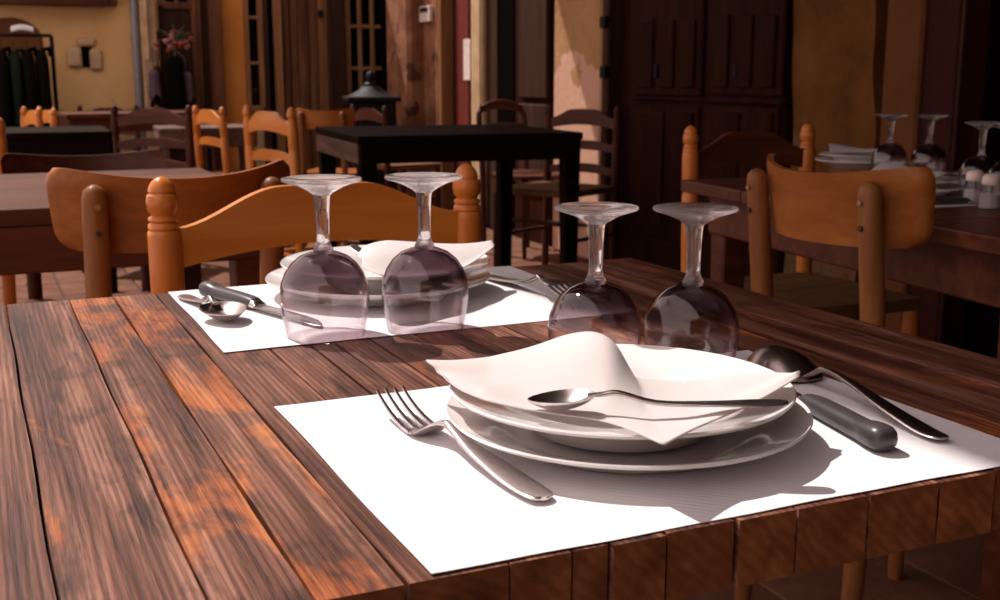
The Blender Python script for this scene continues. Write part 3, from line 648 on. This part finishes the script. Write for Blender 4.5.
def turned_chair(label, W=.425, top=.852, wood_='orange', post='orange_post', seat='rush', slats=1, grp='turned-post chairs'):
    t = thing('turned_post_chair', label, 'chair', (0, 0, 0), 0, grp); hw = W / 2
    for s in (-1, 1):
        turned_post(MB(), s * hw, -.175, -.205, 0, top).build('back_post', post, t, 45)
        m = MB(); m.lathe([(.0, 0), (.015, 0), (.018, .03), (.020, .10), (.017, .13), (.021, .16), (.021, .40), (.018, .445), (0, .445)], 18, (s * (hw + .01), .20, 0)); m.build('front_leg', post, t, 45)
        MB().tube([(s * hw, -.17, .22), (s * (hw + .01), .20, .22)], .010, 10).build('stretcher', post, t, 60)
    MB().slab(rail_fn(W - .024, top - .117, top - .066, top - .020, .020, .014, -.209), 30, 8).bevel(.003, 2, 60).build('top_rail', wood_, t, 50)
    for q in range(slats):
        o = .115 * (q + 1); MB().slab(rail_fn(W - .024, top - .117 - o, top - .078 - o, top - .060 - o, .012, .012, -.200), 24, 5).bevel(.003, 2, 60).build('slat', wood_, t, 50)
    MB().slab(lambda u, v, k: Vector(((u - .5) * (W + .02 * (1 + v)), -.19 + .41 * v, .43 + (.03 if k else 0) - .008 * math.sin(PI * u) * math.sin(PI * v) * k)), 12, 12).bevel(.006, 2, 60).build('seat', seat, t, 50)
    for y, z in ((.20, .30), (-.175, .25)): MB().tube([(-hw, y, z), (hw, y, z)], .010, 10).build('stretcher', post, t, 60)
    return t
def bistro_chair(label, W=.372, grp='curved plywood back chairs', top=.850, hgt=.130, bw='oak', pw='oak_post'):
    t = thing('bistro_chair', label, 'chair', (0, 0, 0), 0, grp); sag = .085; hw = W / 2
    def fn(u, v, k):
        s = (u - .5) * 2; vv = (v - .5) * 2
        # rounded corners: pull the ends in where |v| is large
        x = hw * s * (1 - .035 * (1 - vv)) * (1 - .075 * (abs(vv) ** 6) * abs(s) ** 4); zz = vv * (1 - .10 * abs(s) ** 10) * (1 + .0 * s)
        lift = -.022 * (1 - s * s)
        z = top - hgt / 2 + hgt / 2 * zz + lift * (vv > 0) * vv
        y = -.235 + sag * s * s + (.011 if k else 0) - .10 * (z - top)  * -.0
        return Vector((x, y - .12 * (z - .75), z))
    MB().slab(fn, 36, 12).bevel(.0025, 2, 60).build('backrest', bw, t, 50)
    px = hw * .70; yb = -.235 + sag * .49 - .024
    for s in (-1, 1):
        x = s * px; m = MB(); tz = top - .028
        pts = [(x, yb + .000, 0), (x, yb + .012, .20), (x, yb + .024, .44), (x, yb + .016, .62), (x, yb - .004, tz - .02), (x, yb - .0055, tz - .008), (x, yb - .006, tz - .002), (x, yb - .006, tz + .001)]
        m.tube(pts, [.014, .017, .0188, .0188, .0180, .0155, .0095, .003], 18); lg = m.build('back_leg', pw, t, 60)
        for dz, mt in ((.030, 'screw_brass'), (.068, 'screw')):
            MB().tube([(x, yb - .018 + dz * .08, tz - dz), (x, yb - .0275 + dz * .1, tz - dz)], .0042, 10).build('screw', mt, lg, 60)
        MB().tube([(x * 1.25, .185, 0), (x * 1.25, .18, .44)], [.014, .019], 16).build('front_leg', pw, t, 60)
        MB().tube([(x, yb + .016, .30), (x * 1.25, .182, .30)], .010, 10).build('stretcher', pw, t, 60)
    MB().slab(lambda u, v, k: Vector(((u - .5) * .40 * (1 - .12 * (1 - v)) , -.17 + .39 * v, .438 + (.016 if k else 0) - .010 * math.sin(PI * u) * math.sin(PI * v))), 14, 14).bevel(.004, 2, 60).build('seat', bw, t, 50)
    MB().tube([(-px * 1.25, .182, .26), (px * 1.25, .182, .26)], .010, 10).build('stretcher', pw, t, 60)
    MB().tube([(-px, yb + .02, .36), (px, yb + .02, .36)], .010, 10).build('stretcher', pw, t, 60)
    return t
def put(t, x, y, rz, label=None, s=1.0):
    t.location = (x, y, 0); t.rotation_euler = (0, 0, rz); t.scale = (s, s, s)
    if label: t['label'] = label
    return t
# the chair at the far side of the main table: back posts at (.21,1.465) and (.635,1.50)
c0 = turned_chair('orange varnished turned-post chair drawn up to the sunlit plank table', slats=1)
ang = math.atan2(.03, .425); put(c0, .4225 + .205 * math.sin(ang) , 1.487 - .205, PI + ang)
b0 = bistro_chair('curved plywood back chair with its back against the orange chair, facing the red-brown table')
put(b0, .262, 1.945, .09)
b1 = dup(b0); put(b1, 1.408, 1.432, -PI / 2 + .02, 'curved plywood back chair standing at the table with the shakers')
b2 = bistro_chair('dark curved plywood back chair on the far side of the red-brown table', W=.42, bw='redwood', pw='redwood_v'); put(b2, .25, 2.88, PI - .02, None, .935)

# ================================================================ other tables
def table(name, label, P, rz, wx, dy, top_t, apron_h, mt, ma, leg=.055, top=TZ, inset=.04, boards=0, legs=True, leg_m=None, lit_end_m=None):
    # P is the near left corner of the top
    t = thing(name, label, 'table', (P[0], P[1], 0), rz, 'dining tables')
    if boards:
        for k in range(boards):
            MB().box((wx / 2, dy * (k + .5) / boards, top - top_t / 2), (wx, dy / boards - .003, top_t)).bevel(.003, 2).build('top_board', mt, t)
    else: MB().box((wx / 2, dy / 2, top - top_t / 2), (wx, dy, top_t)).bevel(.006, 2).build('table_top', mt, t)
    za = top - top_t - apron_h / 2
    for a, b_, c, d in ((wx / 2, inset, wx - 2 * inset, .022), (wx / 2, dy - inset, wx - 2 * inset, .022), (inset, dy / 2, .022, dy - 2 * inset - .024), (wx - inset, dy / 2, .022, dy - 2 * inset - .024)):
        MB().box((a, b_, za), (c, d, apron_h)).bevel(.003, 1).build('apron', lit_end_m if lit_end_m and a == inset else ma, t)
    q = inset + .03
    for x in (q, wx - q):
        for y in (q, dy - q): MB().box((x, y, (top - top_t) / 2), (leg, leg, top - top_t), None, .75).bevel(.004, 1).build('leg', leg_m or ma, t)
    return t
# right table with its own setting
RTP, RTR = (1.300, 1.10), math.radians(-6.0)
table('dining_table', 'dark red-brown dining table with upturned glasses and two shakers on it', RTP, RTR, 1.05, 1.03, .026, .085, 'redwood', 'redwood', .06, TZ, .05, 4)
table('dining_table', 'sunlit red-brown plank table behind the curved plywood back chair', (-.55, 2.12), 0, 1.06, .78, .03, .085, 'redwood', 'redwood', .06, TZ, .02, 5)
table('dining_table', 'black table in front of the hanging black coats', (-.25, 5.00), math.radians(-2), .78, .55, .03, .12, 'black_wood', 'black_wood', .06, TZ, .01)
table('dining_table', 'long black table with its broad end coloured grey for daylight in front of the stove', (1.315, 4.15), math.radians(-5), .92, .86, .030, .075, 'black_wood', 'black_wood', .07, TZ, .012, lit_end_m='grey_wood')  # grey of the end apron paints in daylight from the courtyard
table('dining_table', 'low worn grey-brown table behind the orange ladder-back chair', (.965, 6.72), math.radians(-4), .55, .45, .028, .085, 'grey_wood', 'grey_wood', .035, .68, .01)
table('dining_table', 'brown table against the ochre wall by the downpipe', (.52, 7.25), math.radians(3), .95, .6, .03, .08, 'redwood', 'redwood', .06, TZ, .03)

# ---- setting on the right table
RG = 'upturned wine glasses on the shaker table'
def rmat(px, py, ang, lab, sd):
    o = placemat(-.2, .2, -.15, .15, TZ, lab, ang, sd, 'paper placemats on the shaker table'); o.location = (px, py, TZ + .0002)
RA = RTR
rmat(1.685, 1.615, RA, 'white paper placemat under the shakers and a black spoon', 21)
p = Vector((1.86, 1.97, TZ)); o = placemat(-.2, .2, -.15, .15, TZ, 'white paper placemat at the chair in front of the wardrobe', RA, 22, 'paper placemats on the shaker table'); o.location = (1.79, 2.03 - .10, TZ + .0002)
RZ = TZ + .0011
p = at(908, 189, TZ + .01); plate(FLATM, 'dinner_plate', p.x, p.y, RZ, 'white flat plate next to the two shakers', 'white plates on the shaker table', .88)
plate(SOUPM, 'soup_plate', p.x + .003, p.y + .004, RZ + .0058, 'white soup plate next to the two shakers', 'white plates on the shaker table', .88); rp = Vector((p.x, p.y, 0))
p = at(860, 163, TZ + .01); plate(FLATM, 'dinner_plate', p.x, p.y, RZ, 'white flat plate at the chair in front of the wardrobe', 'white plates on the shaker table', .95)
plate(SOUPM, 'soup_plate', p.x + .004, p.y + .004, RZ + .0060, 'white soup plate at the chair in front of the wardrobe', 'white plates on the shaker table', .92); rp2 = p.copy()
def flat_napkin(x, y, z, s, rz, lab, seed):
    rnd = random.Random(seed); ph = [rnd.uniform(0, 6) for _ in range(4)]
    def fn(u, v, k): return Vector(((u - .5) * s, (v - .5) * s, .005 * math.sin(u * 5 + ph[0]) * math.sin(v * 4 + ph[1]) + .008 * max(0, u + v - 1.3) + (.0009 if k else 0)))
    o = MB().slab(fn, 16, 16).build('paper_napkin', 'napkin', None, 60); o.location = (x, y, z); o.rotation_euler = (0, 0, rz); tag(o, lab, 'napkin', 'paper napkins')
flat_napkin(rp.x, rp.y, RZ + .041, .15, .5, 'white paper napkin on the plate next to the two shakers', 31)
flat_napkin(rp2.x, rp2.y, RZ + .041, .15, .9, 'white paper napkin on the plate at the chair in front of the wardrobe', 33)
for (px, py), lab in (((888, 177), 'upturned wine glass before the brown pier on the shaker table'), ((927, 178), 'upturned wine glass before the maroon door post on the shaker table'), ((978, 196), 'upturned wine glass behind the white-capped shaker'), ((1006, 203), 'upturned wine glass at the end of the shaker table, beside the shakers')):
    c = dup(g0); q = at(px, py); c.location = (q.x, q.y, TZ + .001); c['label'] = lab; c['group'] = RG
def shaker(px, py, lab):
    q = at(px, py); t = thing('shaker', lab, 'shaker', (q.x, q.y, TZ + .001), 0, 'salt and pepper shakers')
    MB().lathe([(0, 0), (.017, 0), (.019, .003), (.018, .02), (.0150, .040), (.0140, .042), (0, .042)], 8).build('jar', 'foot_glass', t, 30)
    MB().lathe([(0, .0), (.014, .0), (.0140, .014), (.0135, .022), (0, .022)], 8).build('salt', 'cloth_white', t, 30).location.z = .002
    MB().lathe([(.0150, .041), (.0155, .046), (.0145, .054), (.010, .058), (0, .059)], 20).build('cap', 'white_plastic', t, 60)
shaker(973, 204, 'small glass shaker with a white cap, beside the plate'); shaker(989, 209, 'small glass shaker with a white cap, beside the black spoon')
q = at(930, 206); kk = knife('table_knife', 'dark-handled knife on the placemat under the shakers', .20); place(kk, at(918, 203, TZ + .006), at(1010, 200, TZ + .006), TZ + .0015)
ss = spoon('soup_spoon', 'blackish spoon face down beside the glass shakers', .19, .06, .042, 'knife_handle', True, depth=.016); place(ss, at(1040, 195, TZ + .003), at(962, 200, TZ + .003), TZ + .0015)

# ---- more chairs
def seat_at(c, px, py, top_z, rz, lab=None, s=1.0):        # middle of the back's top edge under this pixel
    p = at(px, py, top_z * s); q = rotz(rz) @ Vector((0, -.205 * s, 0)); put(c, p.x - q.x, p.y - q.y, rz, lab, s); return c
c1 = turned_chair('turned-post chair with orange posts and rail darkened for shade, in front of the wardrobe', W=.36, wood_='redwood', post='orange_post'); seat_at(c1, 751, 124, .852, PI - .02)  # dark rail colour stands in for the rail being unlit
def copy_chair(px, py, rz, lab, s=1.0): return seat_at(dup(c0), px, py, .852, math.radians(rz), lab, s)
copy_chair(-70, 117, 150, 'turned-post chair beside the black table before the coats')
copy_chair(208, 106, -80, 'orange ladder-back chair standing at the low worn grey-brown table', .95)
copy_chair(268, 106, -79, 'orange ladder-back chair against the broad table end coloured for daylight')
copy_chair(31, 107, 98, 'orange ladder-back chair behind the black table, nearer the coat rail end', .945)
copy_chair(46, 107, 98, 'orange ladder-back chair behind the black table, nearer the niche', .93)
# dark ladder-back chairs
d0 = turned_chair('dark brown ladder-back chair in front of the brown table by the downpipe', wood_='redwood', post='redwood_v', slats=2, grp='dark ladder-back chairs')
seat_at(d0, 151, 105, .852, math.radians(146), None, .965)
seat_at(dup(d0), 108, 105, .852, math.radians(160), 'dark brown ladder-back chair behind the brown table by the downpipe', .905)
seat_at(dup(d0), 368, 105, .852, math.radians(-78), 'dark ladder-back chair in front of the black stove', .93)
seat_at(dup(d0), 583, 105, .852, math.radians(115), 'red-brown ladder-back chair before the peeling plaster column', .975)
seat_at(dup(b0), 322, 107, .850, math.radians(-36), 'curved plywood back chair before the plank door, behind the long black table', .94)
# bentwood chair
def bentwood(label):
    t = thing('bentwood_chair', label, 'chair', (0, 0, 0), 0)
    pts = [(-.17, -.17, 0), (-.17, -.18, .45), (-.175, -.20, .70)] + [(-.175 * math.cos(a), -.205 - .02 * math.sin(a), .76 + .085 * math.sin(a)) for a in [PI * i / 12 for i in range(13)]] + [(.175, -.20, .70), (.17, -.18, .45), (.17, -.17, 0)]
    MB().tube(pts, .016, 12).build('back_hoop', 'redwood_v', t, 60)
    MB().slab(lambda u, v, k: Vector(((u - .5) * .33, -.215 + .01 * k - .03 * math.sin(PI * u), .785 + .04 * v + .02 * math.sin(PI * u))), 14, 4).build('top_rail', 'redwood', t, 60)
    MB().slab(lambda u, v, k: Vector(((u - .5) * .33, -.212 + .01 * k - .02 * math.sin(PI * u), .70 + .022 * v + .008 * math.sin(PI * u))), 14, 3).build('slat', 'redwood', t, 60)
    MB().lathe([(0, .43), (.19, .43), (.20, .44), (.20, .455), (.18, .462), (0, .455)], 28).build('seat', 'redwood', t, 50)
    for s in (-1, 1): MB().tube([(s * .16, .15, 0), (s * .15, .13, .43)], [.012, .017], 12).build('front_leg', 'redwood_v', t, 60)
    return t
bw = bentwood('dark bentwood chair with a rounded back behind the long black table'); seat_at(bw, 502, 102, .845, math.radians(198), None, .98)

# ================================================================ stove and hanging things
p = on_y(371, 100, 7.6); st = thing('stove', 'black cast-iron stove with a stepped lid and finial', 'stove', (p.x, p.y, 0), math.radians(-10))
MB().box((0, 0, .52), (.30, .30, .56)).bevel(.012, 2).build('body', 'iron', st)
MB().box((0, 0, .815), (.36, .36, .035)).bevel(.008, 2).build('top_plate', 'iron', st)
MB().lathe([(.0, .90), (.06, .90), (.085, .875), (.13, .850), (.165, .832)][::-1] + [], 24).build('lid', 'iron', st, 60)
MB().lathe([(.045, .895), (.050, .915), (.030, .930), (.036, .955), (.030, .985), (.012, 1.0), (0, 1.005)], 20).build('finial', 'iron', st, 60)
d = MB().box((0, -.158, .54), (.20, .02, .30)).bevel(.006, 1).build('door', 'iron', st); MB().tube([(.07, -.17, .50), (.07, -.195, .50), (.07, -.195, .58), (.07, -.17, .58)], .006, 8).build('handle', 'iron', d, 60)
for sx in (-1, 1):
    for sy in (-1, 1): MB().tube([(sx * .12, sy * .12, .26), (sx * .15, sy * .15, .0)], [.03, .02], 10).build('leg', 'iron', st, 60)

def coat(name, label, cat, loc, w, h, mat, seed, d=.14, sleeves=True, hook=True, grp='coats hanging on the rail'):
    rnd = random.Random(seed); t = thing(name, label, cat, loc, rnd.uniform(-.5, .5), grp); m = MB(); rings = []; n = 36; ph = rnd.uniform(0, 6); ph2 = rnd.uniform(0, 6)
    for tz, kw in ((0, .22), (.02, .36), (.06, .70), (.11, .92), (.2, 1.0), (.4, .96), (.6, 1.02), (.8, 1.10), (.97, 1.18), (1.0, 1.15)):
        rg = []
        for i in range(n):
            a = 2 * PI * i / n; f = 1 + .13 * tz * math.sin(7 * a + ph + tz * 2) + .07 * tz * math.sin(12 * a + ph2)
            rg.append(m.bm.verts.new((w / 2 * kw * f * math.cos(a), d / 2 * (.5 + .5 * kw) * f * math.sin(a), -h * tz + (.02 * math.sin(3 * a + ph) if tz > .95 else 0))))
        rings.append(rg)
    m.skin(rings); m.build('body', mat, t, 60)
    if sleeves:
        for s in (-1, 1): MB().tube([(s * w * .36, 0, -h * .07), (s * w * .53, -.004, -h * .2), (s * w * .60, -.006, -h * .45), (s * w * .58, -.008, -h * .72)], [d * .30, d * .40, d * .36, d * .30], 12).build('sleeve', mat, t, 60)
        MB().tube([(-w * .12, -.01, .0), (-w * .10, -.05, .012), (0, -.055, -.03), (w * .10, -.05, .012), (w * .12, -.01, 0)], .014, 10).build('collar', mat, t, 60)
    if hook: MB().tube([(0, 0, -.01), (0, 0, .05), (.012, 0, .066), (.024, 0, .05)], .003, 6).build('hanger_hook', 'iron', t, 60)
    return t
def hang(px, py, Y): return on_y(px, py, Y)
RY = 8.55
rl = hang(-12, 44, RY); rr_ = hang(52, 47, RY)
rk = thing('coat_rail', 'dark coat rail with legs carrying the black coats', 'coat rack', (rl.x, RY, 0)); L = rr_.x - rl.x; hz = rl.z + .06
MB().tube([(0, 0, hz), (L, 0, hz)], .012, 10).build('rail', 'iron', rk, 60)
for x in (0, L): MB().tube([(x, 0, 0), (x, 0, hz)], .014, 10).build('upright', 'iron', rk, 60); MB().box((x, 0, .015), (.04, .4, .03)).bevel(.005, 1).build('foot', 'iron', rk)
for px, py, w_, h_, mt, lab in ((1, 50, .34, .64, 'coat_black', 'black coat at the end of the rail under the arch'), (14, 51, .32, .66, 'coat_green', 'dark green coat between black coats'), (27, 50, .36, .70, 'coat_black', 'black coat behind the two small orange chairs'), (41, 50, .36, .74, 'coat_black', 'broad black coat at the open end of the rail')):
    q = hang(px, py, RY); c = coat('coat', lab, 'coat', (q.x, RY, q.z), w_, h_, mt, int(px * 3), .088); c.rotation_euler.z = PI / 2 - .05
q = hang(24, 46, RY - .1); o = MB().slab(lambda u, v, k: Vector(((u - .5) * .14, .06 * v - .03, .012 * k + .015 * math.sin(PI * u) - .05 * abs(v - .5))), 10, 6).bevel(.004, 1, 60).build('folded_scarf', 'cloth_white', None, 60); o.location = (q.x, RY, hz + .045); tag(o, 'white folded scarf laid over the coat rail', 'scarf')
# hanging things by the window
RY2 = 8.72
hk = tag(MB().box(((bx(152) + bx(192)) / 2, 8.955, hang(170, 42, RY2).z + .06), (.36, .03, .05)).bevel(.006, 1).build('hook_board', 'timber_dark'), 'dark wooden hook board carrying bags and dried flowers', 'hook board')
for px, py, w_, h_, mt, lab, slv, nm, ct in ((154, 69, .075, .20, 'coat_lilac', 'lilac grey bag hanging nearest the downpipe', False, 'cloth_bag', 'bag'), (159, 66, .09, .28, 'coat_brown', 'brown jacket hanging between lilac bag and black coat', False, 'jacket', 'jacket'), (173, 56, .13, .36, 'coat_black', 'black coat hanging under the dried flowers', False, 'coat', 'coat'), (187, 72, .07, .20, 'coat_lilac', 'lilac grey bag hanging beside the tall window timber', False, 'cloth_bag', 'bag')):
    q = hang(px, py, RY2); c = coat(nm, lab, ct, (q.x, RY2 + (.10 if nm == 'jacket' else -.04 if nm == 'coat' else .02), q.z), w_, h_, mt, int(px * 5), .09, slv, True, 'things hanging from the hook board')
    MB().tube([(0, 0, .0), (0, .02, .10), (0, .16, .16)], .004, 6).build('strap', mt, c, 60)
q = hang(175, 44, RY2 - .06); fb = thing('dried_flower_bunch', 'hanging bunch of dried red flowers with long green leaves', 'flowers', q)
rnd = random.Random(5)
for i in range(16):
    x, y, z = rnd.gauss(0, .055), rnd.gauss(0, .03), rnd.gauss(0, .03); r = rnd.uniform(.018, .030); m = MB()
    m.lathe([(0, -r), (r * .6, -r * .7), (r, 0), (r * .8, r * .5), (r * .5, r * .35), (r * .3, r * .6), (0, r * .4)], 9, (x, y, z)); m.build('flower', 'petal_red' if i % 3 else 'petal_pink', fb, 40)
for i in range(12):
    a = rnd.uniform(.1, PI - .1); L = rnd.uniform(.09, .17); dx, dz = math.cos(a), abs(math.sin(a)); y = rnd.uniform(-.03, .03)
    m = MB(); m.loft([((dx * L * u, y, .02 + dz * L * u - .03 * u * u), Vector((-dz, 0, dx)) * (.009 * math.sin(PI * min(.97, u + .05)) + .0008), (0, .0012, 0)) for u in (0, .25, .5, .75, 1)], 6, 2); m.build('leaf', 'leaf', fb, 60)
m = MB().tube([(0, 0, .0), (0, .02, -.16)], .010, 8); m.build('stalk', 'leaf', fb, 60)
